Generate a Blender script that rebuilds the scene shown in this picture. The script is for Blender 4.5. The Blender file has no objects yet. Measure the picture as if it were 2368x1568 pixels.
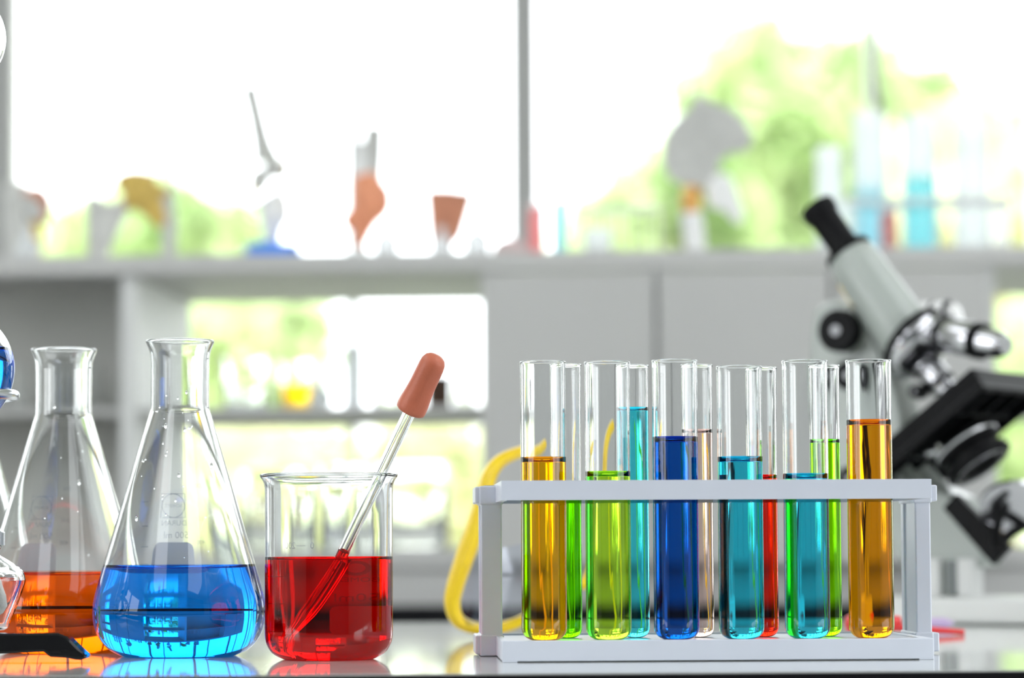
import bpy, bmesh, math, random
import numpy as np
from mathutils import Vector, Matrix
random.seed(7); rng = np.random.default_rng(7)
C = bpy.context.scene.collection
sc = bpy.context.scene
PI = math.pi
TZ = 0.85            # bench top height
# ------------------------------------------------------------------ camera
FPX = 6700.0
PITCH = math.atan(476.0/FPX); ROLL = 0.005
CAM = Vector((0, 0, TZ+0.062))
cd = bpy.data.cameras.new('camera'); cam = bpy.data.objects.new('camera', cd); C.objects.link(cam)
cd.sensor_width = 36; cd.lens = FPX/2368*36; cd.clip_start = 0.05; cd.clip_end = 200
RM = Matrix.Rotation(PI/2+PITCH, 3, 'X') @ Matrix.Rotation(-ROLL, 3, 'Z')
cam.matrix_world = Matrix.Translation(CAM) @ RM.to_4x4()
cd.dof.use_dof = True; cd.dof.focus_distance = 1.60; cd.dof.aperture_fstop = 5.6
sc.camera = cam
def P(px, py, D):
    d = RM @ Vector(((px-1184)/FPX, -(py-784)/FPX, -1))
    return CAM + d*(D/d.y)
# ------------------------------------------------------------------ world, light, exposure
w = bpy.data.worlds.new('world'); sc.world = w; w.use_nodes = True
bg = w.node_tree.nodes['Background']; bg.inputs[0].default_value = (0.95, 0.98, 1.0, 1); bg.inputs[1].default_value = 5.2
sc.view_settings.view_transform = 'Standard'; sc.view_settings.look = 'None'
sc.view_settings.exposure = 0.0; sc.view_settings.gamma = 1; sc.view_settings.use_curve_mapping = False
cy = sc.cycles
cy.max_bounces = 20; cy.transmission_bounces = 18; cy.glossy_bounces = 8; cy.diffuse_bounces = 4; cy.transparent_max_bounces = 16
cy.caustics_reflective = True; cy.caustics_refractive = True; cy.blur_glossy = 0.3
cy.use_denoising = True; cy.sample_clamp_indirect = 12
def area(name, loc, size, power, col=(1, 1, 1), rot=(0, 0, 0)):
    l = bpy.data.lights.new(name, 'AREA'); l.shape = 'RECTANGLE'; l.size, l.size_y = size; l.energy = power; l.color = col
    o = bpy.data.objects.new(name, l); C.objects.link(o); o.location = loc; o.rotation_euler = rot; return o
for i, (lx, ly) in enumerate(((-1.6, -0.9), (1.6, -0.9), (-1.6, 1.6), (1.6, 1.6))):  # unseen fill panels added under the ceiling to brighten the room
    area('ceiling_fill', (lx, ly, 2.96), (1.2, 2.2), 22, (0.93, 0.96, 1.0))
# ------------------------------------------------------------------ materials
def mat(name, col, rough=0.5, metal=0.0, bump=0.0, bscale=300, var=0.0, vscale=20, coat=0.0, trans=0.0, ior=1.5, spec=0.5, sheen=0):
    m = bpy.data.materials.new(name); m.use_nodes = True; nt = m.node_tree; b = nt.nodes['Principled BSDF']
    b.inputs['Base Color'].default_value = (*col, 1); b.inputs['Roughness'].default_value = rough
    b.inputs['Metallic'].default_value = metal; b.inputs['Coat Weight'].default_value = coat
    b.inputs['Transmission Weight'].default_value = trans; b.inputs['IOR'].default_value = ior
    b.inputs['Specular IOR Level'].default_value = spec
    tc = nt.nodes.new('ShaderNodeTexCoord')
    if var > 0:
        n = nt.nodes.new('ShaderNodeTexNoise'); n.inputs['Scale'].default_value = vscale; n.inputs['Detail'].default_value = 4
        r = nt.nodes.new('ShaderNodeValToRGB')
        r.color_ramp.elements[0].position = 0.35; r.color_ramp.elements[1].position = 0.65
        r.color_ramp.elements[0].color = (*[max(0, c*(1-var)) for c in col], 1); r.color_ramp.elements[1].color = (*[min(1, c*(1+var)) for c in col], 1)
        nt.links.new(tc.outputs['Object'], n.inputs['Vector']); nt.links.new(n.outputs[0], r.inputs[0]); nt.links.new(r.outputs[0], b.inputs['Base Color'])
    if bump > 0:
        n = nt.nodes.new('ShaderNodeTexNoise'); n.inputs['Scale'].default_value = bscale
        bp = nt.nodes.new('ShaderNodeBump'); bp.inputs['Strength'].default_value = bump; bp.inputs['Distance'].default_value = 0.001
        nt.links.new(tc.outputs['Object'], n.inputs['Vector']); nt.links.new(n.outputs[0], bp.inputs['Height']); nt.links.new(bp.outputs[0], b.inputs['Normal'])
    return m
def glassmat(name, col=(1, 1, 1), ior=1.47, rough=0.0):
    m = bpy.data.materials.new(name); m.use_nodes = True; nt = m.node_tree; nt.nodes.remove(nt.nodes['Principled BSDF'])
    g = nt.nodes.new('ShaderNodeBsdfGlass'); g.inputs['Color'].default_value = (*col, 1); g.inputs['IOR'].default_value = ior; g.inputs['Roughness'].default_value = rough
    nt.links.new(g.outputs[0], nt.nodes['Material Output'].inputs[0]); return m
def thinglass(name, col=(1, 1, 1), gloss=0.12, blend=0.25):
    m = bpy.data.materials.new(name); m.use_nodes = True; nt = m.node_tree; nt.nodes.remove(nt.nodes['Principled BSDF'])
    t = nt.nodes.new('ShaderNodeBsdfTransparent'); t.inputs[0].default_value = (*col, 1)
    g = nt.nodes.new('ShaderNodeBsdfGlossy'); g.inputs['Roughness'].default_value = 0.02
    f = nt.nodes.new('ShaderNodeLayerWeight'); f.inputs[0].default_value = blend
    mx = nt.nodes.new('ShaderNodeMixShader')
    nt.links.new(f.outputs['Fresnel'], mx.inputs[0]); nt.links.new(t.outputs[0], mx.inputs[1]); nt.links.new(g.outputs[0], mx.inputs[2])
    nt.links.new(mx.outputs[0], nt.nodes['Material Output'].inputs[0]); return m
def translucent(name, col, mixf=0.5, transp=0.0):
    m = bpy.data.materials.new(name); m.use_nodes = True; nt = m.node_tree; nt.nodes.remove(nt.nodes['Principled BSDF'])
    d = nt.nodes.new('ShaderNodeBsdfDiffuse'); t = nt.nodes.new('ShaderNodeBsdfTranslucent')
    d.inputs[0].default_value = (*col, 1); t.inputs[0].default_value = (*col, 1)
    mx = nt.nodes.new('ShaderNodeMixShader'); mx.inputs[0].default_value = mixf
    nt.links.new(d.outputs[0], mx.inputs[1]); nt.links.new(t.outputs[0], mx.inputs[2]); out = mx
    if transp > 0:
        tr = nt.nodes.new('ShaderNodeBsdfTransparent'); m2 = nt.nodes.new('ShaderNodeMixShader'); m2.inputs[0].default_value = transp
        nt.links.new(mx.outputs[0], m2.inputs[1]); nt.links.new(tr.outputs[0], m2.inputs[2]); out = m2
    nt.links.new(out.outputs[0], nt.nodes['Material Output'].inputs[0]); return m
GLASS = glassmat('borosilicate_glass', (0.985, 0.99, 0.99))
GLASS_WET = glassmat('glass_under_liquid', (0.99, 0.99, 0.99), 1.105)
DROP = glassmat('water_drops', (1, 1, 1), 1.33)
PANE = thinglass('window_glass', (0.97, 0.98, 0.98))
THIN = thinglass('thin_glass', (0.93, 0.95, 0.96), blend=0.35)
def frosted(name, col, f):
    m = thinglass(name, (0.97, 0.98, 0.98), blend=0.1); nt = m.node_tree; out = nt.nodes['Material Output']; src = out.inputs[0].links[0].from_socket
    t = nt.nodes.new('ShaderNodeBsdfTranslucent'); t.inputs[0].default_value = (*col, 1); d = nt.nodes.new('ShaderNodeBsdfDiffuse'); d.inputs[0].default_value = (*col, 1)
    m1 = nt.nodes.new('ShaderNodeMixShader'); m1.inputs[0].default_value = 0.25; nt.links.new(t.outputs[0], m1.inputs[1]); nt.links.new(d.outputs[0], m1.inputs[2])
    mx = nt.nodes.new('ShaderNodeMixShader'); mx.inputs[0].default_value = f
    nt.links.new(src, mx.inputs[1]); nt.links.new(m1.outputs[0], mx.inputs[2]); nt.links.new(mx.outputs[0], out.inputs[0]); return m
FROST = frosted('frosted_glass', (0.97, 0.98, 1.0), 0.5)
MARK = translucent('white_enamel_print', (0.72, 0.76, 0.84), 0.35)
MARKF = translucent('faint_enamel_print', (0.42, 0.46, 0.54), 0.3, 0.45)
def liquid_mats(name, col):
    c = [max(1e-4, x) for x in col]
    return [glassmat(name+'_at_wall', c, 1.333/1.47), glassmat(name+'_surface', [min(1, x**0.5) for x in c], 1.333)]
M = {
 'wall': mat('wall_paint', (0.66, 0.66, 0.64), 0.8, bump=0.1, bscale=80, var=0.02),
 'ceil': mat('ceiling_paint', (0.70, 0.70, 0.70), 0.9, bump=0.1, bscale=60),
 'floor': mat('floor_vinyl', (0.22, 0.22, 0.21), 0.35, var=0.08, vscale=6),
 'alu': mat('window_aluminium', (0.55, 0.55, 0.55), 0.45, bump=0.05),
 'lam': mat('white_laminate', (0.70, 0.72, 0.70), 0.055, bump=0.02, bscale=40, var=0.01, vscale=3),
 'slab': mat('black_slab', (0.008, 0.008, 0.01), 0.6, spec=0.15, bump=0.1),
 'unit': mat('grey_melamine', (0.62, 0.62, 0.61), 0.55, bump=0.04, var=0.02, vscale=4),
 'unitw': mat('white_melamine', (0.80, 0.81, 0.80), 0.5, bump=0.04, var=0.02, vscale=4),
 'unitd': mat('dark_grey_panel', (0.58, 0.58, 0.55), 0.6, bump=0.04, var=0.03, vscale=4),
 'rack': mat('white_plastic', (0.74, 0.78, 0.88), 0.3, bump=0.04, bscale=90, var=0.01, vscale=50),
 'racktan': mat('shaded_plastic_web', (0.62, 0.53, 0.50), 0.4, bump=0.04),
 'rubber': mat('orange_rubber', (0.60, 0.16, 0.085), 0.45, bump=0.12, bscale=900, var=0.05, vscale=90),
 'yellow': mat('yellow_plastic', (1.0, 0.66, 0.0), 0.4, var=0.06, vscale=40, bump=0.03),
 'black': mat('black_plastic', (0.008, 0.008, 0.009), 0.4, bump=0.15, bscale=700, var=0.2, spec=0.09),
 'blackgloss': mat('black_lacquer', (0.008, 0.008, 0.009), 0.08, spec=0.35, bump=0.05, bscale=200),
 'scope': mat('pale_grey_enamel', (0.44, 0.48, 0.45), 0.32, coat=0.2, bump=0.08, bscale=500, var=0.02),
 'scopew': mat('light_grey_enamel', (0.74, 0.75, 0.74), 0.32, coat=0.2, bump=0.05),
 'chrome': mat('chrome', (0.62, 0.62, 0.65), 0.17, 1.0, var=0.03),
 'steel': mat('brushed_steel', (0.65, 0.67, 0.70), 0.22, 1.0, bump=0.05, bscale=400, var=0.05),
 'wick': mat('cotton_wick', (0.75, 0.74, 0.70), 0.95, bump=0.8, bscale=300, var=0.1, vscale=100),
 'redpl': mat('red_plastic', (0.85, 0.05, 0.05), 0.3, var=0.05),
 'lilac': mat('lilac_plastic', (0.62, 0.48, 0.75), 0.35, var=0.05),
 'bone': mat('ivory_bone_model', (0.62, 0.62, 0.60), 0.5, bump=0.3, bscale=120, var=0.08, vscale=60),
 'bonew': mat('white_bone_model', (0.95, 0.95, 0.95), 0.5, bump=0.3, bscale=120, var=0.04, vscale=60),
 'lig': mat('yellow_ligament', (0.72, 0.50, 0.12), 0.5, bump=0.3, bscale=90, var=0.15, vscale=60),
 'muscle': mat('red_orange_muscle', (0.95, 0.36, 0.20), 0.45, bump=0.4, bscale=90, var=0.15, vscale=50),
 'brownm': mat('brown_red_muscle', (0.60, 0.25, 0.15), 0.5, bump=0.4, bscale=90, var=0.15, vscale=50),
 'bluebase': mat('blue_plastic', (0.02, 0.25, 0.95), 0.3, var=0.05),
 'orangeball': mat('orange_cartilage', (0.85, 0.45, 0.12), 0.4, var=0.1, vscale=50),
 'bark': mat('bark', (0.16, 0.12, 0.08), 0.9, bump=0.6, bscale=12, var=0.3, vscale=8),
 'grassm': mat('grass_ground', (0.60, 0.66, 0.40), 0.9, var=0.25, vscale=1),
 'whitepl': mat('white_ceramic', (0.9, 0.9, 0.9), 0.25, var=0.02),
 'brown': mat('brown_glass', (0.10, 0.05, 0.03), 0.15, var=0.1),
 'screw': mat('zinc_screw', (0.45, 0.45, 0.48), 0.35, var=0.05),
}
def leafmat(name, c1, c2):
    m = bpy.data.materials.new(name); m.use_nodes = True; nt = m.node_tree; nt.nodes.remove(nt.nodes['Principled BSDF'])
    tc = nt.nodes.new('ShaderNodeTexCoord'); n = nt.nodes.new('ShaderNodeTexNoise'); n.inputs['Scale'].default_value = 0.9
    r = nt.nodes.new('ShaderNodeValToRGB'); r.color_ramp.elements[0].position = 0.38; r.color_ramp.elements[1].position = 0.62
    r.color_ramp.elements[0].color = (*c1, 1); r.color_ramp.elements[1].color = (*c2, 1)
    d = nt.nodes.new('ShaderNodeBsdfDiffuse'); t = nt.nodes.new('ShaderNodeBsdfTranslucent'); mx = nt.nodes.new('ShaderNodeMixShader'); mx.inputs[0].default_value = 0.45
    nt.links.new(tc.outputs['Object'], n.inputs['Vector']); nt.links.new(n.outputs[0], r.inputs[0])
    nt.links.new(r.outputs[0], d.inputs[0]); nt.links.new(r.outputs[0], t.inputs[0])
    nt.links.new(d.outputs[0], mx.inputs[1]); nt.links.new(t.outputs[0], mx.inputs[2]); nt.links.new(mx.outputs[0], nt.nodes['Material Output'].inputs[0]); return m
LEAF = leafmat('tree_leaves', (0.32, 0.46, 0.19), (0.70, 0.79, 0.48))
LEAF2 = leafmat('yellow_green_leaves', (0.60, 0.64, 0.36), (0.88, 0.86, 0.62))
# ------------------------------------------------------------------ mesh helpers (mm in, metres out)
FAT = [1.0, 1.0]
class MB:
    def __init__(s): s.v = []; s.f = []; s.mi = []; s.k = 0
    def add(s, vs, fs, mi=0, mtx=None):
        n = len(s.v)
        for p in vs:
            p = Vector(p)
            s.v.append(mtx @ p if mtx is not None else p)
        for i, f in enumerate(fs):
            s.f.append([a+n for a in f]); s.mi.append(mi[i] if isinstance(mi, list) else mi)
        return s
    def box(s, x0, x1, y0, y1, z0, z1, mi=0, mtx=None):
        vs = [(x, y, z) for z in (z0, z1) for y in (y0, y1) for x in (x0, x1)]
        return s.add(vs, [(0, 2, 3, 1), (4, 5, 7, 6), (0, 1, 5, 4), (2, 6, 7, 3), (0, 4, 6, 2), (1, 3, 7, 5)], mi, mtx)
    def lathe(s, prof, n=96, mi=0, mtx=None, close=False, disp=None):
        vs = []; fs = []; ms = []; rings = []
        for (r, z) in prof:
            if r < 1e-6: rings.append([len(vs)]); vs.append((0, 0, z))
            else:
                rings.append(list(range(len(vs), len(vs)+n)))
                for j in range(n):
                    t = 2*PI*j/n; p = (r*math.cos(t), r*math.sin(t), z)
                    vs.append(disp(p, t) if disp else p)
        pairs = list(zip(range(len(prof)-1), range(1, len(prof))))
        if close: pairs.append((len(prof)-1, 0))
        for i, i2 in pairs:
            a, b = rings[i], rings[i2]; m_ = mi[i] if isinstance(mi, list) else mi
            for j in range(n):
                k = (j+1) % n
                if len(a) == 1 and len(b) == 1: continue
                if len(a) == 1: f = (a[0], b[k], b[j])
                elif len(b) == 1: f = (a[j], a[k], b[0])
                else: f = (a[j], a[k], b[k], b[j])
                fs.append(f); ms.append(m_)
        return s.add(vs, fs, ms, mtx)
    def cyl(s, p0, p1, r0, r1=None, n=32, mi=0):
        r1 = r0 if r1 is None else r1; p0, p1 = Vector(p0), Vector(p1); L = (p1-p0).length
        q = (p1-p0).to_track_quat('Z', 'Y').to_matrix().to_4x4()
        return s.lathe([(0, 0), (r0, 0), (r1, L), (0, L)], n, mi, Matrix.Translation(p0) @ q)
    def turned(s, p0, p1, prof, n=40, mi=0):     # prof given as (r, t) with t mm along the axis from p0
        p0, p1 = Vector(p0), Vector(p1); q = (p1-p0).to_track_quat('Z', 'Y').to_matrix().to_4x4()
        return s.lathe(prof, n, mi, Matrix.Translation(p0) @ q)
    def sphere(s, c, r, n=24, sc_=(1, 1, 1), mi=0, rot=None):
        prof = [(abs(math.sin(PI*i/(n//2)))*1.0 if 0 < i < n//2 else 0, -math.cos(PI*i/(n//2))) for i in range(n//2+1)]
        m_ = Matrix.Translation(c) @ (rot.to_4x4() if rot else Matrix.Identity(4)) @ Matrix.Diagonal((r*sc_[0], r*sc_[1], r*sc_[2], 1))
        return s.lathe(prof, n, mi, m_)
    def prism(s, pts, y0, y1, mi=0, mtx=None):
        if FAT[1] != 1: qx = sum(p[0] for p in pts)/len(pts); qz = sum(p[1] for p in pts)/len(pts); pts = [(qx+(p[0]-qx)*FAT[1], max(4, qz+(p[1]-qz)*FAT[1])) for p in pts]   # outline in x,z (counter-clockwise seen from -y), extruded along y
        n = len(pts)
        vs = [(x, y0, z) for x, z in pts] + [(x, y1, z) for x, z in pts]
        fs = [tuple(range(n)), tuple(reversed(range(n, 2*n)))] + [(i, i+n, (i+1) % n+n, (i+1) % n) for i in range(n)]
        return s.add(vs, fs, mi, mtx)
    def sweep(s, path, rad, n=14, mi=0, flat=(1, 1), closed=False, upv=(0, 1, 0)):
        flat = (flat[0]*FAT[0], flat[1]*FAT[0])
        path = [Vector(p) for p in path]; N = len(path); vs = []; fs = []
        for i, p in enumerate(path):
            t = (path[(i+1) % N]-path[i-1]) if closed else (path[min(i+1, N-1)]-path[max(i-1, 0)])
            t.normalize(); u = Vector(upv); a = t.cross(u)
            if a.length < 1e-3: a = t.cross(Vector((1, 0, 0)))
            a.normalize(); b = a.cross(t).normalized()
            r = rad[i] if isinstance(rad, (list, tuple)) else rad
            for j in range(n):
                th = 2*PI*j/n; vs.append(p + a*(r*flat[0]*math.cos(th)) + b*(r*flat[1]*math.sin(th)))
        R = N if closed else N-1
        for i in range(R):
            for j in range(n):
                a0 = i*n+j; a1 = i*n+(j+1) % n; i2 = ((i+1) % N)*n
                fs.append((a0, a1, i2+(j+1) % n, i2+j))
        if not closed:
            fs.append(tuple(reversed(range(n)))); fs.append(tuple(range((N-1)*n, N*n)))
        return s.add(vs, fs, mi)
    def build(s, name, mats, parent=None, smooth=True, bevel=0, loc=None, rotz=None, fix=False, angle=35, sub=0):
        me = bpy.data.meshes.new(name)
        me.from_pydata([tuple(p*0.001) for p in s.v], [], s.f)
        for m_ in (mats if isinstance(mats, list) else [mats]): me.materials.append(m_)
        me.polygons.foreach_set('material_index', s.mi)
        if fix:
            bm = bmesh.new(); bm.from_mesh(me); bmesh.ops.recalc_face_normals(bm, faces=bm.faces); bm.to_mesh(me); bm.free()
        if smooth:
            me.shade_smooth()
            if angle < 180:
                try: me.set_sharp_from_angle(angle=math.radians(angle))
                except Exception: pass
        o = bpy.data.objects.new(name, me); C.objects.link(o)
        if parent: o.parent = parent
        if bevel:
            b = o.modifiers.new('bevel', 'BEVEL'); b.width = bevel*0.001; b.segments = 2; b.limit_method = 'ANGLE'; b.angle_limit = math.radians(40)
        if sub:
            b = o.modifiers.new('sub', 'SUBSURF'); b.levels = sub; b.render_levels = sub
        if loc is not None: o.location = loc
        if rotz is not None: o.rotation_euler.z = rotz
        me.update(); return o
def tag(o, label=None, cat=None, group=None, kind=None):
    if label: o['label'] = label
    if cat: o['category'] = cat
    if group: o['group'] = group
    if kind: o['kind'] = kind
    return o
def empty(name, loc, rz=0, label=None, cat=None, group=None, kind=None):
    o = bpy.data.objects.new(name, None); C.objects.link(o); o.location = loc; o.rotation_euler.z = rz; o.empty_display_size = 0.02
    return tag(o, label, cat, group, kind)
def catmull(pts, n=6):
    pts = [Vector(p) for p in pts]; out = []
    for i in range(len(pts)-1):
        p0 = pts[max(i-1, 0)]; p1 = pts[i]; p2 = pts[i+1]; p3 = pts[min(i+2, len(pts)-1)]
        for k in range(n):
            t = k/n
            out.append(0.5*((2*p1)+(p2-p0)*t+(2*p0-5*p1+4*p2-p3)*t*t+(3*p1-p0-3*p2+p3)*t**3))
    out.append(pts[-1]); return out
def c2(pts, n=6): return [(max(0, p.x), p.y) for p in catmull([(x, y, 0) for x, y in pts], n)]
def offset_in(prof, wth):
    out = []
    for i, (r, z) in enumerate(prof):
        a = prof[max(i-1, 0)]; b = prof[min(i+1, len(prof)-1)]
        d = Vector((b[0]-a[0], b[1]-a[1])).normalized(); nrm = Vector((-d.y, d.x))
        out.append((0.0 if i == 0 else max(0.05, r+nrm.x*wth), z+nrm.y*wth))
    return out
def rad_at(prof, z, zmin=8):
    for (r0, z0), (r1, z1) in zip(prof, prof[1:]):
        if z0 <= z <= z1 and z1 > z0: return r0+(r1-r0)*(z-z0)/(z1-z0)
    return prof[-1][0]
def vessel(name, outer, wall, level, liqname, liqcol, loc, label, cat, group=None, n=96, men=2.2, lip=0.9, disp=None, rz=0):
    """a glass vessel open at the top and the liquid in it; outer: profile from the base centre up to the rim"""
    root = empty(name, loc, rz, label, cat, group)
    inner = offset_in(outer, wall)
    rimo = outer[-1]; rimi = inner[-1]; cx = ((rimo[0]+rimi[0])/2, max(rimo[1], rimi[1]))
    rb = lip
    bead = [(cx[0]+rb*math.cos(a), cx[1]+rb*0.9*math.sin(a)) for a in np.linspace(-0.2, PI+0.2, 9)]
    if level is None: cut = inner
    else:
        below = [p for p in inner if p[1] < level]; rl = rad_at(inner[2:], level)
        above = [p for i, p in enumerate(inner) if p[1] > level and i > 3]
        cut = [(rl, level)] + above
    prof = list(outer)+bead+list(reversed(cut))
    g = MB().lathe(prof, n, disp=disp).build('glass_body', GLASS, root, angle=60)
    if level is not None:
        below = [p for i, p in enumerate(inner) if p[1] < level]
        lp = below+[(rl, level)]
        k = len(lp)-1
        top = [(rl-men*0.14, level-men*0.45), (rl-men*0.4, level-men*0.78), (rl-men*0.8, level-men*0.96), (rl-men*1.4, level-men), (rl*0.4, level-men), (0, level-men)]
        lm = liquid_mats(liqname, liqcol)
        MB().lathe(lp+top, n, mi=[0]*k+[1]*len(top)).build('liquid', lm, root, angle=50)
    return root, inner
_txt = {}
def text2d(s):
    if s in _txt: return _txt[s]
    cu = bpy.data.curves.new('t', 'FONT'); cu.body = s; cu.size = 1; cu.align_x = 'CENTER'; cu.align_y = 'CENTER'; cu.resolution_u = 3
    o = bpy.data.objects.new('t', cu); C.objects.link(o); bpy.context.view_layer.update()
    me = o.evaluated_get(bpy.context.evaluated_depsgraph_get()).to_mesh()
    r = ([(v.co.x, v.co.y) for v in me.vertices], [tuple(p.vertices) for p in me.polygons])
    o.to_mesh_clear(); bpy.data.objects.remove(o); bpy.data.curves.remove(cu); _txt[s] = r; return r
def wrap(mb, pts, faces, prof, th0, z0, eps=0.06):
    vs = []
    for (s_, t_) in pts:
        R = rad_at(prof[3:], z0+t_)+eps; R0 = rad_at(prof[3:], z0)+eps
        th = th0+s_/R0; vs.append((R*math.cos(th), R*math.sin(th), z0+t_))
    mb.add(vs, faces)
def wtext(mb, s, size, prof, s0, z0, th0=PI/2):
    v, f = text2d(s); wrap(mb, [(x*size+s0, y*size) for x, y in v], f, prof, th0, z0)
def wquadgrid(mb, s0, s1, z0, z1, prof, th0=PI/2, n=16, rnd=2.0):
    pts = []; fs = []; m_ = 12
    for i in range(n+1):
        s = s0+(s1-s0)*i/n; d = min(s-s0, s1-s); cut = rnd-math.sqrt(max(0, rnd*rnd-(rnd-d)**2)) if d < rnd else 0
        for j in range(m_+1): pts.append((s, (z0+cut)+(z1-z0-2*cut)*j/m_))
    for i in range(n):
        for j in range(m_):
            a = i*(m_+1)+j; fs.append((a, a+m_+1, a+m_+2, a+1))
    zc = 0
    vs = []
    for (s_, z_) in pts:
        R = rad_at(prof[3:], z_)+0.05; Rm = rad_at(prof[3:], (z0+z1)/2); th = th0+s_/Rm
        vs.append((R*math.cos(th), R*math.sin(th), z_))
    mb.add(vs, fs)
def wline(mb, pa, pb, wd, prof, th0=PI/2, n=8):
    a = Vector(pa); b = Vector(pb); d = (b-a).normalized(); q = Vector((-d.y, d.x))*wd/2; vs = []; fs = []
    for i in range(n+1):
        p = a+(b-a)*i/n
        for k in (-1, 1):
            s_, z_ = p+q*k; R = rad_at(prof[3:], z_)+0.06; Rm = rad_at(prof[3:], (a.y+b.y)/2); th = th0+s_/Rm; vs.append((R*math.cos(th), R*math.sin(th), z_))
    for i in range(n): fs.append((2*i, 2*i+2, 2*i+3, 2*i+1))
    mb.add(vs, fs)
def wring(mb, c, r, wd, prof, th0=PI/2, n=32):
    for i in range(n):
        a = 2*PI*i/n; b = 2*PI*(i+1)/n
        wline(mb, (c[0]+r*math.cos(a), c[1]+r*math.sin(a)), (c[0]+r*math.cos(b), c[1]+r*math.sin(b)), wd, prof, th0, 1)
# ------------------------------------------------------------------ the room
def struct(name, mb, m, **k): return tag(mb.build(name, m, smooth=False, **k), kind='structure')
WY = 4900; XW = 3600
struct('floor', MB().box(-XW, XW, -3000, 5000, -60, 0), M['floor'])
struct('ceiling', MB().box(-XW, XW, -3000, 5000, 3000, 3080), M['ceil'])
b_ = MB()
for ya_, yb_, za_, zb_ in ((-3000, -1300, 0, 3080), (-1300, 1200, 0, 1000), (-1300, 1200, 2400, 3080), (1200, 5000, 0, 3080), (-100, 50, 1000, 2400)): b_.box(-XW-100, -XW, ya_, yb_, za_, zb_)
struct('wall_left', b_, M['wall'])
b_ = MB()
for ya_, yb_, za_, zb_ in ((-3000, -1600, 0, 3080), (-1600, 1500, 0, 1000), (-1600, 1500, 2400, 3080), (1500, 5000, 0, 3080), (-60, 60, 1000, 2400)): b_.box(XW, XW+100, ya_, yb_, za_, zb_)
struct('wall_right', b_, M['wall'])
b_ = MB().box(-XW, XW, WY, WY+120, 0, 780).box(-XW, XW, WY, WY+120, 2700, 3000)
for xx in (-XW, XW-200): b_.box(xx, xx+200, WY, WY+120, 780, 2700)
struct('wall_back', b_, M['wall'])
b_ = MB().box(-XW, XW, -3120, -3000, 0, 1000).box(-XW, XW, -3120, -3000, 2350, 3080)
for xa_, xb_ in ((-XW, XW),): b_.box(xa_, xb_, -3120, -3000, 1000, 2350)
struct('wall_front', b_, mat('glare_dimming_wall', (0.16, 0.17, 0.18), 0.8, bump=0.1, bscale=80, var=0.03))  # unseen wall, colour darkened to dim its reflection in the glass
def xat(px, D): return P(px, 700, D).x*1000
def zat(py, D): return P(1184, py, D).z*1000
wd = WY/1000.0
mull_thick = [xat(-2, wd), xat(1214, wd)]
sp = mull_thick[1]-mull_thick[0]
thick = [mull_thick[0]+sp*k for k in range(-3, 5)]
thick = [x for x in thick if -XW+150 < x < XW-150]
edges = [-XW+200]+thick+[XW-200]
wi = 0
for a, b in zip(edges, edges[1:]):
    if b-a < 150: continue
    wi += 1
    root = empty('window_%d' % wi, ((a+b)/2000, WY/1000, 0.78), kind='structure')
    h = (b-a)/2; fr = MB()
    fr.box(-h, -h+23, -10, 60, 0, 1920).box(h-23, h, -10, 60, 0, 1920).box(-h, h, -10, 60, 0, 45).box(-h, h, -10, 60, 1870, 1920)
    fr.build('window_frame', M['alu'], root, smooth=False, bevel=2)
    xs = (xat(815, wd)-mull_thick[0])/sp*(2*h)-h
    MB().box(xs-9, xs+9, 0, 50, 45, 1870).build('sash_stile', M['alu'], root, smooth=False, bevel=2)
    MB().box(-h+30, h-30, 22, 28, 45, 1870).build('pane', PANE, root, smooth=False)
# outside ground
struct('ground', MB().box(-40000, 40000, 5200, 90000, -3100, -3000), M['grassm'])
def tree(label, cx, cy_, zbase, cz, rad, nleaf, m, seed, clumps=26, leaf=0.17, group='trees outside the windows', name='leafy_tree'):
    r = np.random.default_rng(seed)
    root = empty(name, (cx, cy_, zbase), 0, label, 'tree', group)
    H = cz-zbase
    tr = MB(); tr.sweep([(0, 0, 0), (80, 40, H*400), (-60, 0, H*700), (0, 0, H*1000)], [190, 150, 110, 50], 10)
    for k in range(7):
        a = r.uniform(0, 2*PI); z0 = H*r.uniform(0.55, 0.85); L = r.uniform(0.5, 0.9)
        tr.sweep([(0, 0, z0*1000), (math.cos(a)*rad[0]*400*L, math.sin(a)*rad[1]*400*L, (z0+0.12*H)*1000), (math.cos(a)*rad[0]*750*L, math.sin(a)*rad[1]*750*L, (z0+0.25*H)*1000)], [70, 45, 18], 8)
    tr.build('trunk', M['bark'], root)
    cc = []
    while len(cc) < clumps:
        p = r.uniform(-1, 1, 3)
        if np.linalg.norm(p) <= 1: cc.append(p*np.array(rad))
    cc = np.array(cc)
    per = nleaf//clumps
    cen = np.repeat(cc, per, 0)+r.normal(0, 1, (clumps*per, 3))*np.array(rad)*0.17
    N = len(cen); q = r.normal(0, 1, (N, 3)); q /= np.linalg.norm(q, axis=1)[:, None]
    t = np.cross(q, r.normal(0, 1, (N, 3))); t /= np.linalg.norm(t, axis=1)[:, None]; bb = np.cross(q, t)
    s = leaf*r.uniform(0.6, 1.3, (N, 1))
    V = np.stack([cen-t*s, cen+bb*s*0.45, cen+t*s, cen-bb*s*0.45], 1).reshape(-1, 3)+np.array([0, 0, H])
    me = bpy.data.meshes.new('crown'); me.from_pydata(V.tolist(), [], [(4*i, 4*i+1, 4*i+2, 4*i+3) for i in range(N)])
    me.materials.append(m); o = bpy.data.objects.new('crown', me); C.objects.link(o); o.parent = root
    return root
def tree_px(label, px, py, D, wpx, hpx, n, m, seed, **k):
    p = P(px, py, D); rx = wpx/2*D/FPX; rz_ = hpx/2*D/FPX
    return tree(label, p.x, p.y, -3.0, p.z, (rx, rx, rz_), n, m, seed, **k)
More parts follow.
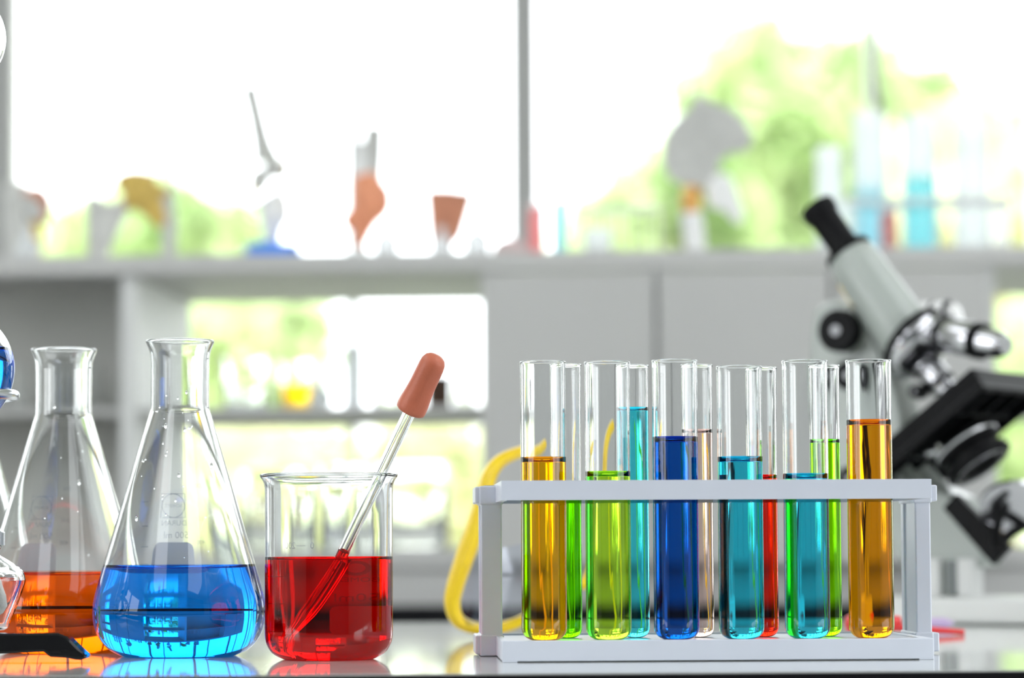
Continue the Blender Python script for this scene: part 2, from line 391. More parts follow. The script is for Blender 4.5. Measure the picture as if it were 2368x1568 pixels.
tree_px('tall rounded green tree outside, its crown behind the upper right tube rack', 1880, 420, 30, 760, 620, 9000, LEAF, 1, clumps=30)
tree_px('lower green tree outside, left of the tall one behind the shoulder joint model', 1560, 560, 26, 420, 360, 4200, LEAF, 2, clumps=16)
tree_px('yellow green tree outside at the far right window edge', 2330, 620, 23.5, 520, 640, 7000, LEAF2, 3, clumps=26)
tree_px('small pale green tree outside behind the hip joint models', 330, 620, 27, 520, 330, 3600, LEAF, 4, clumps=18)
tree_px('green tree outside seen through the upper open shelf with glassware', 500, 830, 24, 480, 320, 3400, LEAF, 5, clumps=20)
tree_px('yellow green bush outside seen through the lower open shelf, left side', 560, 1170, 22, 620, 290, 3600, LEAF2, 6, clumps=24, name='round_bush')
tree_px('yellow green bush outside seen through the lower open shelf, right side', 1050, 1150, 27, 560, 330, 3600, LEAF2, 8, clumps=24, name='round_bush')
tree_px('green tree outside behind the right hand end of the cabinet doors', 2480, 950, 19, 640, 700, 6500, LEAF, 9, clumps=24)
# ------------------------------------------------------------------ bench in front
TY = math.radians(-1.8)*-1
bench = empty('laboratory_bench', (0, 1.4085, 0), TY, 'long laboratory bench with glossy white top and black front edge', 'bench')
MB().box(-2300, 2300, 0.3, 940, 849.3, 850).build('worktop', M['lam'], bench, smooth=False)
MB().box(-2300, 2300, 0, 939, 815, 849.2).build('edge_slab', M['slab'], bench, smooth=False)
cb = MB().box(-2250, 2250, 40, 900, 90, 815).box(-2250, 2250, 80, 880, 0, 90)
cb.build('cabinet_body', M['unit'], bench, smooth=False)
for k in range(6):
    dd = MB().box(-2240+k*750, -2240+k*750+735, 20, 39, 110, 800).build('door', M['unitw'], bench, smooth=False, bevel=2)
    MB().cyl((-2240+k*750+650, -5, 640), (-2240+k*750+650, -5, 760), 5, n=12).build('handle', M['steel'], dd)
# ------------------------------------------------------------------ background shelf unit on its bench
UY = math.radians(-3.2); UD = 3.42
u0 = P(1184, 1260, UD)
def ux(px): return (px-1184)/FPX*UD*1000      # local x on the front face of the unit
def uz(py): return (1260-py)/FPX*UD*1000+912
bb = empty('window_bench', (0, UD, 0), UY, 'dark topped bench below the windows carrying the grey shelf unit', 'bench')
MB().box(-3000, 3000, -60, 520, 800, 841).build('worktop', M['slab'], bb, smooth=False, bevel=2)
b_ = MB()
b_.box(-2950, 2950, 0, 500, 80, 800).build('cabinet_body', M['unitd'], bb, smooth=False)
b_ = MB().box(-2900, 2900, 40, 480, 0, 80).build('plinth', M['slab'], bb, smooth=False)
su = empty('shelf_unit', (0, UD, 0), UY, 'long low grey shelf unit with open bays and closed doors before the windows', 'shelf unit')
ZT, ZTB = uz(581), uz(627); DEP = 400; ZM = uz(938); ZMB = uz(953); ZB = 908
UXL, UXR = ux(-1500), ux(3900)
if UXR > 3000: UXR = 2900
MB().box(UXL, UXR, -8, DEP+10, ZTB, ZT).build('top_board', M['unit'], su, smooth=False, bevel=2)
MB().box(UXL, UXR, 0, DEP, 885, ZB).build('bottom_board', M['unit'], su, smooth=False, bevel=1)
MB().box(UXL, UXR, 6, 24, 841, 885).build('bottom_rail', M['unit'], su, smooth=False, bevel=1)
DIVS = [-1500, -640, 268, 1113, 2262, 2980, 3880]
for px in DIVS:
    x = ux(px)
    MB().box(x, x+18, 1, DEP, ZB, ZTB).build('side_panel', M['unitw'], su, smooth=False, bevel=1)
def bay(a, b): return ux(a)+18, ux(b)
for a, b in ((-640, 268), (268, 1113), (2262, 2980)):
    x0, x1 = bay(a, b); MB().box(x0, x1, 4, 129 if a == -640 else DEP-2, ZMB, ZM).build('shelf', M['unit'], su, smooth=False, bevel=1)
x0, x1 = bay(-640, 268); MB().box(x0, x1, 130, 140, ZB, ZTB).build('back_panel', M['unitd'], su, smooth=False)
for a, b, n in ((1113, 2262, 3), (-1500, -640, 2), (2980, 3880, 2)):
    x0, x1 = ux(a)+2, ux(b)+16; x0, x1 = x0, x1
    if a == 1113: cuts = [ux(1116), ux(1519), ux(1921), ux(2278)]
    else: cuts = [x0+(x1-x0)*k/n for k in range(n+1)]
    for c_ in cuts[1:-1]: MB().box(c_-9, c_+9, 1, DEP, ZB, ZTB).build('side_panel', M['unitw'], su, smooth=False)
    for k in range(len(cuts)-1):
        d_ = MB().box(cuts[k]+2.5, cuts[k+1]-2.5, -20, -1.5, ZB-20, ZTB-4).build('door', M['unit'], su, smooth=False, bevel=1.5)
# ------------------------------------------------------------------ erlenmeyer flasks
FO = c2([(0, 0), (15, 0.0), (29, 0.0), (34, 0.9), (41, 5), (46.6, 12.7), (49, 22.6), (48.3, 32.6), (44.3, 47.5)], 5) + \
     [(44.3+(18.0-44.3)*t, 47.5+(136.5-47.5)*t) for t in (0.12, 0.25, 0.4, 0.55, 0.7, 0.85, 0.95, 1)] + \
     c2([(17.2, 139), (16.7, 142), (16.6, 150), (16.6, 160), (16.7, 168), (17.3, 173), (18.6, 176.5), (19.4, 178.4)], 3)
def flask_marks(root):
    mb = MB(); pf = FO
    wtext(mb, 'DURAN', 4.4, pf, 7.6, 75.5)
    wtext(mb, 'SCHOTT', 2.7, pf, 7.6, 85.6)
    for a, b in (((0.6, 78.8), (14.6, 78.8)), ((0.6, 92.6), (14.6, 92.6)), ((0.6, 78.8), (0.6, 92.6)), ((14.6, 78.8), (14.6, 92.6))): wline(mb, a, b, 0.4, pf)
    wring(mb, (7.6, 85.7), 6.8, 0.5, pf)
    wtext(mb, '500 ml', 5.5, pf, 6.5, 68.5)
    for k, z in enumerate((88, 74, 62, 52, 44)): wline(mb, (24, z), (29, z), 0.4, pf)
    for z, t in ((97, '200'), (78, '300'), (64.5, '400')):
        wtext(mb, t, 3.6, pf, -8.5, z)
    mb.build('printed_markings', MARKF, root, smooth=False)
    mb = MB(); wquadgrid(mb, -4.2, 22, 40, 64.5, pf, rnd=4.5, n=26)
    mb.build('writing_patch', MARK, root, smooth=True)
def droplets(root, inner, n, seed, z0=55, z1=150):
    r = random.Random(seed); mb = MB()
    for k in range(n):
        z = r.uniform(z0, z1); th = r.choice((-PI/2, PI/2, -PI/2))+r.uniform(-0.9, 0.9); R = rad_at(inner[3:], z)-0.15
        s_ = r.choice((0.35, 0.45, 0.6, 0.9)); e = r.choice((1, 1.3, 2.2))
        mb.sphere((R*math.cos(th), R*math.sin(th), z), s_, 12, (1, 1, e))
    tag(mb.build('water_droplets', DROP, root), kind='stuff')
def ground_at(px, D): p = P(px, 1300, D); return (p.x, D, TZ)
fl, inn = vessel('erlenmeyer_flask', FO, 1.7, 51.5, 'blue_liquid', (0.06, 0.50, 0.97), ground_at(415, 1.655),
    'clear conical flask of bright blue liquid beside the red beaker', 'flask', 'conical flasks of coloured liquid')
flask_marks(fl); droplets(fl, inn, 34, 3)
fl2, inn2 = vessel('erlenmeyer_flask', FO, 1.7, 47.5, 'orange_liquid', (1.0, 0.34, 0.002), ground_at(145, 1.722),
    'clear conical flask of orange liquid behind the blue one', 'flask', 'conical flasks of coloured liquid', rz=0.35)
flask_marks(fl2); droplets(fl2, inn2, 14, 5)
fl3, inn3 = vessel('erlenmeyer_flask', FO, 1.7, None, '', (1, 1, 1), ground_at(-93, 1.82),
    'empty clear conical flask cut by the picture edge beside the orange one', 'flask', None, rz=0.5)
# ------------------------------------------------------------------ beaker with dropper
BO = c2([(0, 0), (12, 0), (22, 0), (26, 0.6), (31.5, 4), (34.6, 10), (35.1, 17)], 5)+[(35.1, z) for z in (22, 30, 40, 50, 60, 70, 80, 90)] + \
     c2([(35.2, 93), (35.6, 96), (36.6, 98.3), (37.6, 99.6)], 3)
def spout(p, t):
    k = max(0, (p[2]-84)/16)**1.6; d = math.atan2(math.sin(t-0.75), math.cos(t-0.75)); g = math.exp(-(d/0.2)**2)
    return (p[0]+3.2*k*g*math.cos(0.75), p[1]+3.2*k*g*math.sin(0.75), p[2]-1.2*k*g)
bk, binn = vessel('glass_beaker', BO, 1.6, 56.0, 'red_liquid', (0.90, 0.012, 0.014), ground_at(760.5, 1.596),
    'squat glass beaker half full of deep red liquid holding the dropper', 'beaker', n=128, disp=spout, men=1.6, lip=1.0)
mb = MB()
for z, t in ((45, '150'), (30, '100'), (15, '50')): wtext(mb, t, 6, BO, 24, z); wline(mb, (14.5, z), (18, z), 0.4, BO)
wtext(mb, '200', 5.2, BO, 26.5, 62); wline(mb, (16, 62), (22, 62), 0.35, BO); wtext(mb, '0', 5.2, BO, 12.0, 62)
wtext(mb, 'BOMEX', 3.6, BO, -5.5, 43); wtext(mb, '250ml', 6.5, BO, -7, 33)
wring(mb, (-5.5, 49.5), 3.4, 1.6, BO)
mb.build('printed_markings', MARKF, bk, smooth=False)
mb = MB(); wquadgrid(mb, -15, 2, 13, 28.5, BO, rnd=2.5, n=26); mb.build('writing_patch', MARK, bk)
# dropper
bx, by, bz = bk.location*1000
tip = Vector((bx-18.5, by+15, bz+4.5)); slope = Vector((0.5, -0.40, 1.0))
tip = Vector((bx-19, by+20.5, bz+4.5))
u = slope.normalized(); L = 167
top_ = tip+u*L
dro = empty('glass_dropper', tip*0.001, 0, 'glass dropper with orange rubber bulb leaning in the red beaker', 'dropper')
q = u.to_track_quat('Z', 'Y').to_matrix().to_4x4()
lv = (56.0-1.6-4.5)/u.z
def G(t): return t
po = [(0.9, 0), (1.0, 3), (1.3, 9), (2.3, 17), (3.2, 24), (3.4, 30), (3.4, lv-0.01), (3.4, lv), (3.4, L)]
pi_ = [(2.4, L), (2.4, lv+6), (2.4, lv+5.99), (2.4, 30), (2.2, 25), (1.4, 18), (0.6, 9), (0.45, 0)]
mis = [1, 1, 1, 1, 1, 1, 1, 0, 0, 0, 0, 2, 2, 2, 2, 2, 1]
RW = glassmat('red_liquid_in_bore', (0.9, 0.10, 0.06), 0.905)
mb = MB(); mb.lathe(po+pi_, 40, mi=mis[:len(po+pi_)], mtx=q, close=True)
mb.build('glass_tube', [GLASS, GLASS_WET, RW], dro, angle=50)
mb = MB(); mb.lathe([(2.4, lv+5.99), (1.8, lv+5.4), (0, lv+5.1)], 40, mtx=q); mb.build('liquid_column', glassmat('red_bore_top', (0.95, 0.3, 0.25), 1.33), dro)
bulb = [(3.4, L-1), (3.45, L-5), (4.3, L-8), (4.7, L-12.5), (5.6, L-12.9), (7.0, L-12.9), (7.8, L-12.2), (8.0, L-10), (7.9, L-7), (7.4, L-2), (7.0, L+4), (6.9, L+11), (6.85, L+15), (6.5, L+18), (5.4, L+20.4), (3.6, L+21.7), (0, L+22.2)]
bulb = [(r*1.04, z) for r, z in bulb]
MB().lathe(bulb, 56, mtx=q).build('rubber_bulb', M['rubber'], dro, angle=60)
# ------------------------------------------------------------------ test tube rack and tubes
RY = math.radians(2.5)
ro = P(1162, 1260, 1.5385); rack = empty('test_tube_rack', (ro.x, 1.5385, TZ), RY, 'white plastic test tube rack standing on the bench', 'test tube rack')
cr, sr = math.cos(RY), math.sin(RY)
def rack_local(x, y): dx, dy = x-ro.x, y-1.5385; return ((dx*cr+dy*sr)*1000, (-dx*sr+dy*cr)*1000)
FRONT = [(1257, 835, 1057, 'yellow_liquid', (1.0, 0.71, 0.001)), (1406, 836, 1090, 'lime_liquid', (0.74, 0.98, 0.20)), (1562.5, 832, 1010, 'deep_blue_liquid', (0.01, 0.30, 0.72)),
         (1712, 846, 1056, 'turquoise_liquid', (0.17, 0.82, 0.96)), (1864, 833, 1095, 'turquoise_liquid', (0.17, 0.82, 0.96)), (2012, 832, 971, 'orange_liquid', (1.0, 0.61, 0.0003))]
REAR = [(1311, 841, 1128, 'green_liquid', (0.38, 0.96, 0.03)), (1467, 843, 942, 'light_blue_liquid', (0.25, 0.90, 0.99)), (1615, 842, 993, 'pink_liquid', (0.97, 0.84, 0.80)),
        (1764, 848, 1098, 'red_liquid', (0.99, 0.13, 0.06)), (1910, 843, 1016, 'green_liquid', (0.52, 0.97, 0.03))]
FL = ['first tube of the front row, full of yellow liquid', 'front tube of lime green liquid between the yellow and the dark blue ones', 'front tube of deep dark blue liquid',
      'front turquoise tube beside the dark blue one, its rim lower than its neighbours', 'front turquoise tube filled lowest, beside the orange end tube', 'end tube of the front row, filled highest with orange liquid']
RL = ['narrow rear tube of green liquid between the yellow and lime ones', 'narrow rear tube filled high with light blue liquid', 'narrow rear tube of pale pink liquid', 'narrow rear tube of red liquid filled low between the two turquoise ones',
      'narrow rear tube of bright green liquid beside the orange end tube']
holes = []
def tube_prof(R, H, cr_):
    pts = [(0, 0), (R-cr_, 0)]+[(R-cr_+cr_*math.sin(a), cr_-cr_*math.cos(a)) for a in np.linspace(0.2, PI/2, 8)]
    pts = [(0, 0), ((R-cr_)*0.5, 0.0)]+pts[1:]
    return pts+[(R, z) for z in np.linspace(cr_+6, H-4, 8)]+[(R+0.1, H-2.2), (R+0.35, H-1.0)]
ZP = 10.4
for row, (lst, labs, ly) in enumerate(((FRONT, FL, 38), (REAR, RL, 73))):
    for (px, rimy, lev, ln, lc), lab in zip(lst, labs):
        x = P(px, 1155, 1.58).x; D = 1.5385+ly/1000*cr+(x-ro.x)*sr
        x = P(px, 1155, D).x; D = 1.5385+ly/1000*cr+(x-ro.x)*sr
        H = (P(px, rimy, D).z-TZ)*1000-ZP; lz = (P(px, lev, D).z-TZ)*1000-ZP
        R = 12.35 if row == 0 else 8.2
        prof = tube_prof(R, H, 6.5 if row == 0 else 5.5)
        t, _ = vessel('test_tube', prof, 1.15 if row == 0 else 1.0, lz, ln, lc, (x, D, TZ+ZP/1000), lab, 'test tube',
                      'large test tubes in the front row' if row == 0 else 'narrow test tubes in the rear row', n=72, men=3.0 if row == 0 else 2.2, lip=0.6)
        lx, ly_ = rack_local(x, D); holes.append((lx, ly_, R+0.9))
# plates with holes
def plate(name, z0, z1, slab0, slab1, feet=False):
    W_, D_ = 229, 131; mb = MB()
    mb.box(0, W_, 0, D_, slab0, slab1)
    o = mb.build(name, M['rack'], rack, smooth=False)
    allh = holes+[(holes[5][0]+13, holes[6][1], 9.1)]
    if slab0 > 20:
        for i, h in enumerate(allh):
            c = MB().cyl((h[0], h[1], slab0-5), (h[0], h[1], slab1+5), h[2], n=40).build('cut', M['rack'], rack)
            m_ = o.modifiers.new('b', 'BOOLEAN'); m_.object = c; m_.operation = 'DIFFERENCE'; m_.solver = 'EXACT'
        bpy.context.view_layer.update(); dg = bpy.context.evaluated_depsgraph_get()
        me = bpy.data.meshes.new_from_object(o.evaluated_get(dg)); o.modifiers.clear(); o.data = me
        for c in [c for c in rack.children if c.name.startswith('cut')]: bpy.data.objects.remove(c)
    bm = bmesh.new(); bm.from_mesh(o.data)
    t = 3
    def addb(x0, x1, y0, y1, a, b):
        r = bmesh.ops.create_cube(bm, size=1)
        for v in r['verts']:
            v.co = Vector(((x0+x1)/2+v.co.x*(x1-x0), (y0+y1)/2+v.co.y*(y1-y0), (a+b)/2+v.co.z*(b-a)))*0.001
    zl = z0+0.5 if feet else z0
    addb(-0.3, W_+0.3, -0.5, t, zl, z1); addb(-0.3, W_+0.3, D_-t, D_+0.3, zl, z1)
    addb(-0.4, t, t, D_-t, zl, z1); addb(W_-t, W_+0.4, t, D_-t, zl, z1)
    if feet:
        for fx in (-0.3, W_-7.7):
            for fy in (-0.5, D_-8.2): addb(fx, fx+8, fy, fy+8.5, z0, zl+0.4)
    # cross bars that carry the end frames
    addb(-6.5, -0.2, 92, 128, z0+0.6, z1-0.6); addb(W_+0.2, 244, 92, 128, z0+0.6, z1-0.6)
    bm.to_mesh(o.data); bm.free()
    b = o.modifiers.new('bevel', 'BEVEL'); b.width = 0.0007; b.segments = 2; b.limit_method = 'ANGLE'; b.angle_limit = math.radians(50)
    return o
plate('top_plate', 85.6, 96.0, 90, 94.5)
plate('bottom_plate', 0, 11.4, 4.5, ZP-0.1, feet=True)
for s_, (xa, xb, tx) in ((-1, (-8.5, 3.2, -11.8)), (1, (236, 244.8, 249))):
    fr = MB()
    ya, yb = 86, 132
    for yy in (ya, yb-9): fr.box(xa, xb, yy, yy+9, 0.2, 95)
    for za, zb in ((0.2, 12), (84.5, 95)):
        fr.box(xa-0.8, xb+0.8, ya-0.8, yb+0.8, za, zb)
        fr.box(min(tx, xa) if s_ < 0 else xb, xa if s_ < 0 else max(tx, xb), ya+1, yb-1, za+0.8, zb-0.4)
    fo = fr.build('end_frame', M['rack'], rack, smooth=False, bevel=0.8)
    MB().box((xa+xb)/2-3.4, (xa+xb)/2+3.4, ya+8, yb-8, 10, 86).build('web', M['rack'], fo, smooth=False)
# ------------------------------------------------------------------ ring stand, round flask, bulb condenser, spirit lamp at the left edge
SD = 1.60; scl = FPX/SD/1000
def LP(px, py, D=SD): p = P(px, py, D); return Vector((p.x*1000, p.y*1000, p.z*1000))
cfl = LP(-109, 854)       # centre of the round flask
st = empty('ring_stand', (cfl.x/1000-0.1, SD, TZ), 0, 'black footed ring stand at the edge holding the round blue flask', 'ring stand')
sx0 = cfl.x-100
foot_tip = LP(205, 1521, 1.566)
# base: cast black foot, arm running to the right, slightly raised, then dropping onto the bench at its tip
def SL(px, py, D): p = LP(px, py, D); return (p.x-sx0, p.y-SD*1000, p.z-TZ*1000)
fy = 1.56
zt = SL(0, 1463, fy)[2]
out_t = [SL(-420, 1463, fy), SL(-100, 1464, fy), SL(60, 1464, fy), SL(140, 1463, fy), SL(160, 1471, fy), SL(185, 1496, fy), SL(206, 1516, fy), SL(203, 1521, fy), SL(192, 1525, fy), SL(178, 1524, fy), SL(160, 1520, fy), SL(122, 1518, fy), SL(106, 1506, fy), SL(0, 1511, fy), SL(-420, 1511, fy)]
pts = [(p[0], max(p[2], 0.15)) for p in reversed(out_t)]
fb = MB(); ymid = out_t[0][1]
fb.prism(pts, ymid-9, ymid+9)
fb.build('foot', M['blackgloss'], st, smooth=True, bevel=2.2, fix=True, angle=30)
fb = MB(); fb.box(-90, 62, ymid+9, ymid+110, 3.5, zt); fb.build('base_plate', M['blackgloss'], st, smooth=False, bevel=3)
rx = -40
MB().cyl((rx, ymid+60, zt), (rx, ymid+60, 520), 5, n=24).build('rod', M['steel'], st)
rc = (cfl.x-sx0, 0)
ringz = SL(0, 914, SD)[2]
rr = [(rc[0]+25.5*math.cos(a), rc[1]+25.5*math.sin(a), ringz) for a in np.linspace(0, 2*PI, 49)[:-1]]
ring_r = (LP(45, 914).x-LP(-109, 914).x)-3.0
rr = [(rc[0]+ring_r*math.cos(a), rc[1]+ring_r*math.sin(a), ringz) for a in np.linspace(0, 2*PI, 57)[:-1]]
MB().sweep(rr, 3.0, 14, closed=True, upv=(0, 0, 1)).build('support_ring', M['steel'], st)
MB().cyl((rc[0]-ring_r*0.7, ring_r*0.72, ringz), (rx, ymid+60, ringz), 4, n=16).box(rx-11, rx+11, ymid+48, ymid+72, ringz-10, ringz+10).build('boss_head', M['steel'], st)
# round flask
Rf = 142/scl
fz = cfl.z
angs = np.linspace(-PI/2, PI/2-0.32, 30)
rp = [(Rf*math.cos(a) if i else 0, Rf+Rf*math.sin(a)) for i, a in enumerate(angs)]
nr = rp[-1][0]; rp += [(nr, rp[-1][1]+3), (nr-0.1, rp[-1][1]+14), (nr, rp[-1][1]+28)]
lvl = (LP(0, 806).z)-(fz-Rf)
rf, _ = vessel('round_bottom_flask', rp, 1.5, lvl, 'blue_liquid', (0.06, 0.45, 0.95), (cfl.x/1000, SD, (fz-Rf)/1000),
   'round bottom flask of blue liquid held in the steel ring', 'flask')
# bulb condenser above it
ztop = rp[-1][1]+(fz-Rf)
b1 = LP(-86, 88); b2 = LP(-86, 296)
R1 = 116/scl; R2 = 90/scl
pr = [(0, 0), (6, 0)]
z_neck = ztop-14
h2 = b2.z-z_neck; h1 = b1.z-z_neck
pr = [(5, 0), (8.6, 4), (8.8, 12), (6, 16)]
a0 = math.asin(6/R2); pr += [(R2*math.sin(a), h2-R2*math.cos(a)) for a in np.linspace(a0, PI-a0, 24)]
a1 = math.asin(6/R1); pr += [(R1*math.sin(a), h1-R1*math.cos(a)) for a in np.linspace(a1, PI-a1, 28)]
pr += [(6, h1+R1+30)]
inn_ = offset_in(pr, 1.3); inn_[0] = (3.8, 0)
cn = empty('bulb_condenser', (cfl.x/1000, SD, z_neck/1000), 0, 'clear glass bulb condenser standing above the round blue flask', 'condenser')
MB().lathe(pr+list(reversed(inn_)), 72, close=True).build('glass_body', GLASS, cn, angle=70)
# spirit lamp
ld = 1.60; lcx = LP(-30, 1400, ld); lz0 = LP(0, 1456, ld).z
base_z = TZ*1000+zt+0.2
k = (LP(68, 1340, ld).x-lcx.x)
def LZ(py): return LP(0, py, ld).z-base_z
hh = LZ(1456)
pl = [(0, 0), (8, 0), (LP(24, 0, ld).x-lcx.x-1, 0), (LP(30, 0, ld).x-lcx.x, 1.2)] + c2([(LP(34, 0, ld).x-lcx.x, LZ(1440)), (LP(52, 0, ld).x-lcx.x, LZ(1395)), (LP(66, 0, ld).x-lcx.x, LZ(1353)), (LP(68, 0, ld).x-lcx.x, LZ(1338)), (LP(60, 0, ld).x-lcx.x, LZ(1318)), (LP(36, 0, ld).x-lcx.x, LZ(1300)), (LP(6, 0, ld).x-lcx.x, LZ(1280)), (7.5, LZ(1266)), (7.5, LZ(1240))], 5)
sl, _ = vessel('spirit_lamp', pl, 2.6, None, '', (1, 1, 1), (lcx.x/1000, ld, base_z/1000), 'faceted clear glass spirit lamp with a cotton wick on the black stand foot', 'spirit lamp', n=10)
for c in sl.children: c.data.shade_smooth()
zc = LZ(1240)
MB().lathe([(0, zc+1), (8.4, zc+1), (8.6, zc-5), (9.6, zc-5), (9.6, zc+2), (5, zc+5), (3.4, zc+12), (0, zc+12)], 32).build('cap_collar', M['steel'], sl)
MB().sweep([(0, 0, zc+16), (0, 0, zc), (1, 0, zc*0.7), (6, -6, zc*0.45), (9, -3, zc*0.25), (4, 4, zc*0.2), (-4, 4, zc*0.16)], [2.6, 2.6, 3.2, 4, 4.4, 4, 3], 10).build('wick', M['wick'], sl, sub=1)
# ------------------------------------------------------------------ yellow goggles behind the rack
gd = 1.93
gog = empty('safety_goggles', P(1184, 1260, gd), 0, 'yellow framed safety goggles with clear lens propped up behind the white rack', 'goggles')
go = Vector(gog.location)*1000
gog.location.z = TZ; go.z = TZ*1000
def GP(px, py, dy=0): p = LP(px, py, gd+dy/1000); return (p.x-go.x, p.y-gd*1000, p.z-go.z)
path = [GP(1262, 1030, 40), GP(1235, 1040, 32), GP(1195, 1048, 20), GP(1155, 1068, 8), GP(1132, 1100, 0), GP(1118, 1150, -3), GP(1098, 1220, -5), GP(1074, 1290, -6), GP(1054, 1350, -6), GP(1046, 1395, -4), GP(1058, 1432, 0), GP(1090, 1450, 8), GP(1135, 1455, 16), GP(1185, 1444, 24), GP(1240, 1415, 28), GP(1285, 1378, 30), GP(1310, 1330, 30)]
pp = catmull(path, 6)
rads = [4.0+2.6*max(0, 1-abs(i/len(pp)-0.42)/0.30) for i in range(len(pp))]
MB().sweep(pp, rads, 12, flat=(1.0, 1.7)).build('frame', M['yellow'], gog)
path2 = [GP(1440, 985, 60), GP(1415, 1000, 56), GP(1392, 1040, 50), GP(1384, 1110, 45), GP(1382, 1200, 42), GP(1374, 1300, 38), GP(1350, 1350, 34), GP(1310, 1335, 30)]
MB().sweep(catmull(path2, 6), 4.2, 12, flat=(1, 1.6)).build('temple_arm', M['yellow'], gog)
mbp = MB().sweep(catmull([GP(1104, 1205, -10), GP(1085, 1260, -11), GP(1072, 1305, -11)], 5), 4.4, 12, flat=(1, 1.5)); mbp.build('side_clip', M['yellow'], gog)
# lens: curved sheet with thickness
lv_ = []; fs_ = []; NI, NJ = 12, 10
for side in (0, 1):
    for i in range(NI+1):
        for j in range(NJ+1):
            uu = i/NI; vv = j/NJ
            xl = 1072+ (1058-1072)*vv - 0; xr = 1235-40*abs(vv-0.4)
            px = xl+(xr-xl)*uu; py = 1285+vv*165-30*uu*(1-vv)-22*uu*vv
            g = GP(px, py, 0); lv_.append((g[0], g[1]-4+24*uu-10*math.sin(PI*uu)+side*1.8, g[2]))
def ix(s, i, j): return s*(NI+1)*(NJ+1)+i*(NJ+1)+j
for i in range(NI):
    for j in range(NJ):
        fs_.append((ix(0, i, j), ix(0, i, j+1), ix(0, i+1, j+1), ix(0, i+1, j))); fs_.append((ix(1, i, j), ix(1, i+1, j), ix(1, i+1, j+1), ix(1, i, j+1)))
for i in range(NI):
    fs_.append((ix(0, i, 0), ix(0, i+1, 0), ix(1, i+1, 0), ix(1, i, 0))); fs_.append((ix(0, i+1, NJ), ix(0, i, NJ), ix(1, i, NJ), ix(1, i+1, NJ)))
for j in range(NJ):
    fs_.append((ix(0, 0, j+1), ix(0, 0, j), ix(1, 0, j), ix(1, 0, j+1))); fs_.append((ix(0, NI, j), ix(0, NI, j+1), ix(1, NI, j+1), ix(1, NI, j)))
MB().add(lv_, fs_).build('lens', glassmat('polycarbonate', (0.93, 0.95, 1), 1.5), gog, fix=True)
# ------------------------------------------------------------------ red dropper and lilac pen on the bench
rd = 1.95; a = LP(1952, 1440, rd)
zc_ = TZ*1000+5.2
rdp = empty('red_dropper', (a.x/1000, rd, TZ), 0, 'small red bulbed dropper lying on the bench behind the rack', 'dropper')
MB().turned((0, 0, 8), (100, 6, 8), [(0, 0), (5, 1.5), (7.6, 6), (8, 14), (7.2, 24), (5.6, 33), (5, 38), (0, 38)], 28).build('bulb', M['redpl'], rdp)
MB().cyl((36, 2, 5.2), (81, 5, 1.9), 2.6, 1.9, 18).build('tube', M['redpl'], rdp)
b_ = LP(2105, 1446, 2.09)
pen = empty('lilac_pen', (b_.x/1000, 2.09, TZ), 0.03, 'thin lilac pen lying on the bench beyond the red dropper', 'pen')
MB().cyl((0, 0, 4.2), (26, 0, 4.2), 4.1, n=18).build('barrel', M['lilac'], pen)
MB().cyl((26, 0, 4.2), (31, 0, 4.2), 3.2, 1.5, n=18).build('tip', M['lilac'], pen)
# ------------------------------------------------------------------ microscope
MD = 2.27; YAW = math.radians(-35)
mo = P(2184, 1449, MD)
ms = empty('microscope', (mo.x, MD, TZ), YAW, 'pale grey inclined microscope with black eyepiece and stage on the bench', 'microscope')
cY, sY = math.cos(YAW), math.sin(YAW)
def MP(px, py, ly=0.0):
    """local point of the microscope with depth ly across it, seen at the pixel px, py"""
    d = RM @ Vector(((px-1184)/FPX, -(py-784)/FPX, -1)); o = CAM-Vector((mo.x, MD, TZ))
    dl = Vector((d.x*cY+d.y*sY, -d.x*sY+d.y*cY, d.z)); ol = Vector((o.x*cY+o.y*sY, -o.x*sY+o.y*cY, o.z))
    t = (ly/1000-ol.y)/dl.y; return (ol+dl*t)*1000
ax0, ax1 = MP(1889, 478), MP(2112, 800)
A = (ax1-ax0).normalized(); LA = (ax1-ax0).length
def AX(t): return ax0+A*t
te = (MP(1962, 592)-ax0).dot(A)
mb = MB().turned(ax0, ax1, [(0, 1.5), (9, 1.5), (11, 0), (14.2, 0), (14.8, 2), (14.6, 8), (12.6, 13), (12.4, te-3), (13, te), (0, te)], 48)
mb.build('eyepiece', M['black'], ms)
mb = MB().turned(AX(te-5), ax1, [(0, 0), (19, 0), (20, 2), (20, 6), (0, 6)], 48); mb.build('collar', M['black'], ms)
mb = MB().turned(AX(te), ax1, [(0, 0), (17.8, 0), (19.6, 2.5), (20.6, 14), (23, LA-te-8), (22, LA-te-2), (0, LA-te-2)], 56)
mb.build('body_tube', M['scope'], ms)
stx = Vector((-A.z, 0, A.x)).normalized()
if stx.x > 0: stx = -stx
sc0 = AX(te+26)+stx*20.4
mq = Matrix.Translation(sc0) @ Matrix((A, Vector((0, 1, 0)), A.cross(Vector((0, 1, 0))))).transposed().to_4x4()
tag(MB().box(-11, 11, -5, 5, -1.3, 1.3, mtx=mq).build('sticker', mat('yellow_sticker', (0.85, 0.62, 0.1), 0.5, var=0.05), ms, smooth=False, bevel=0.4), 'small yellow sticker')
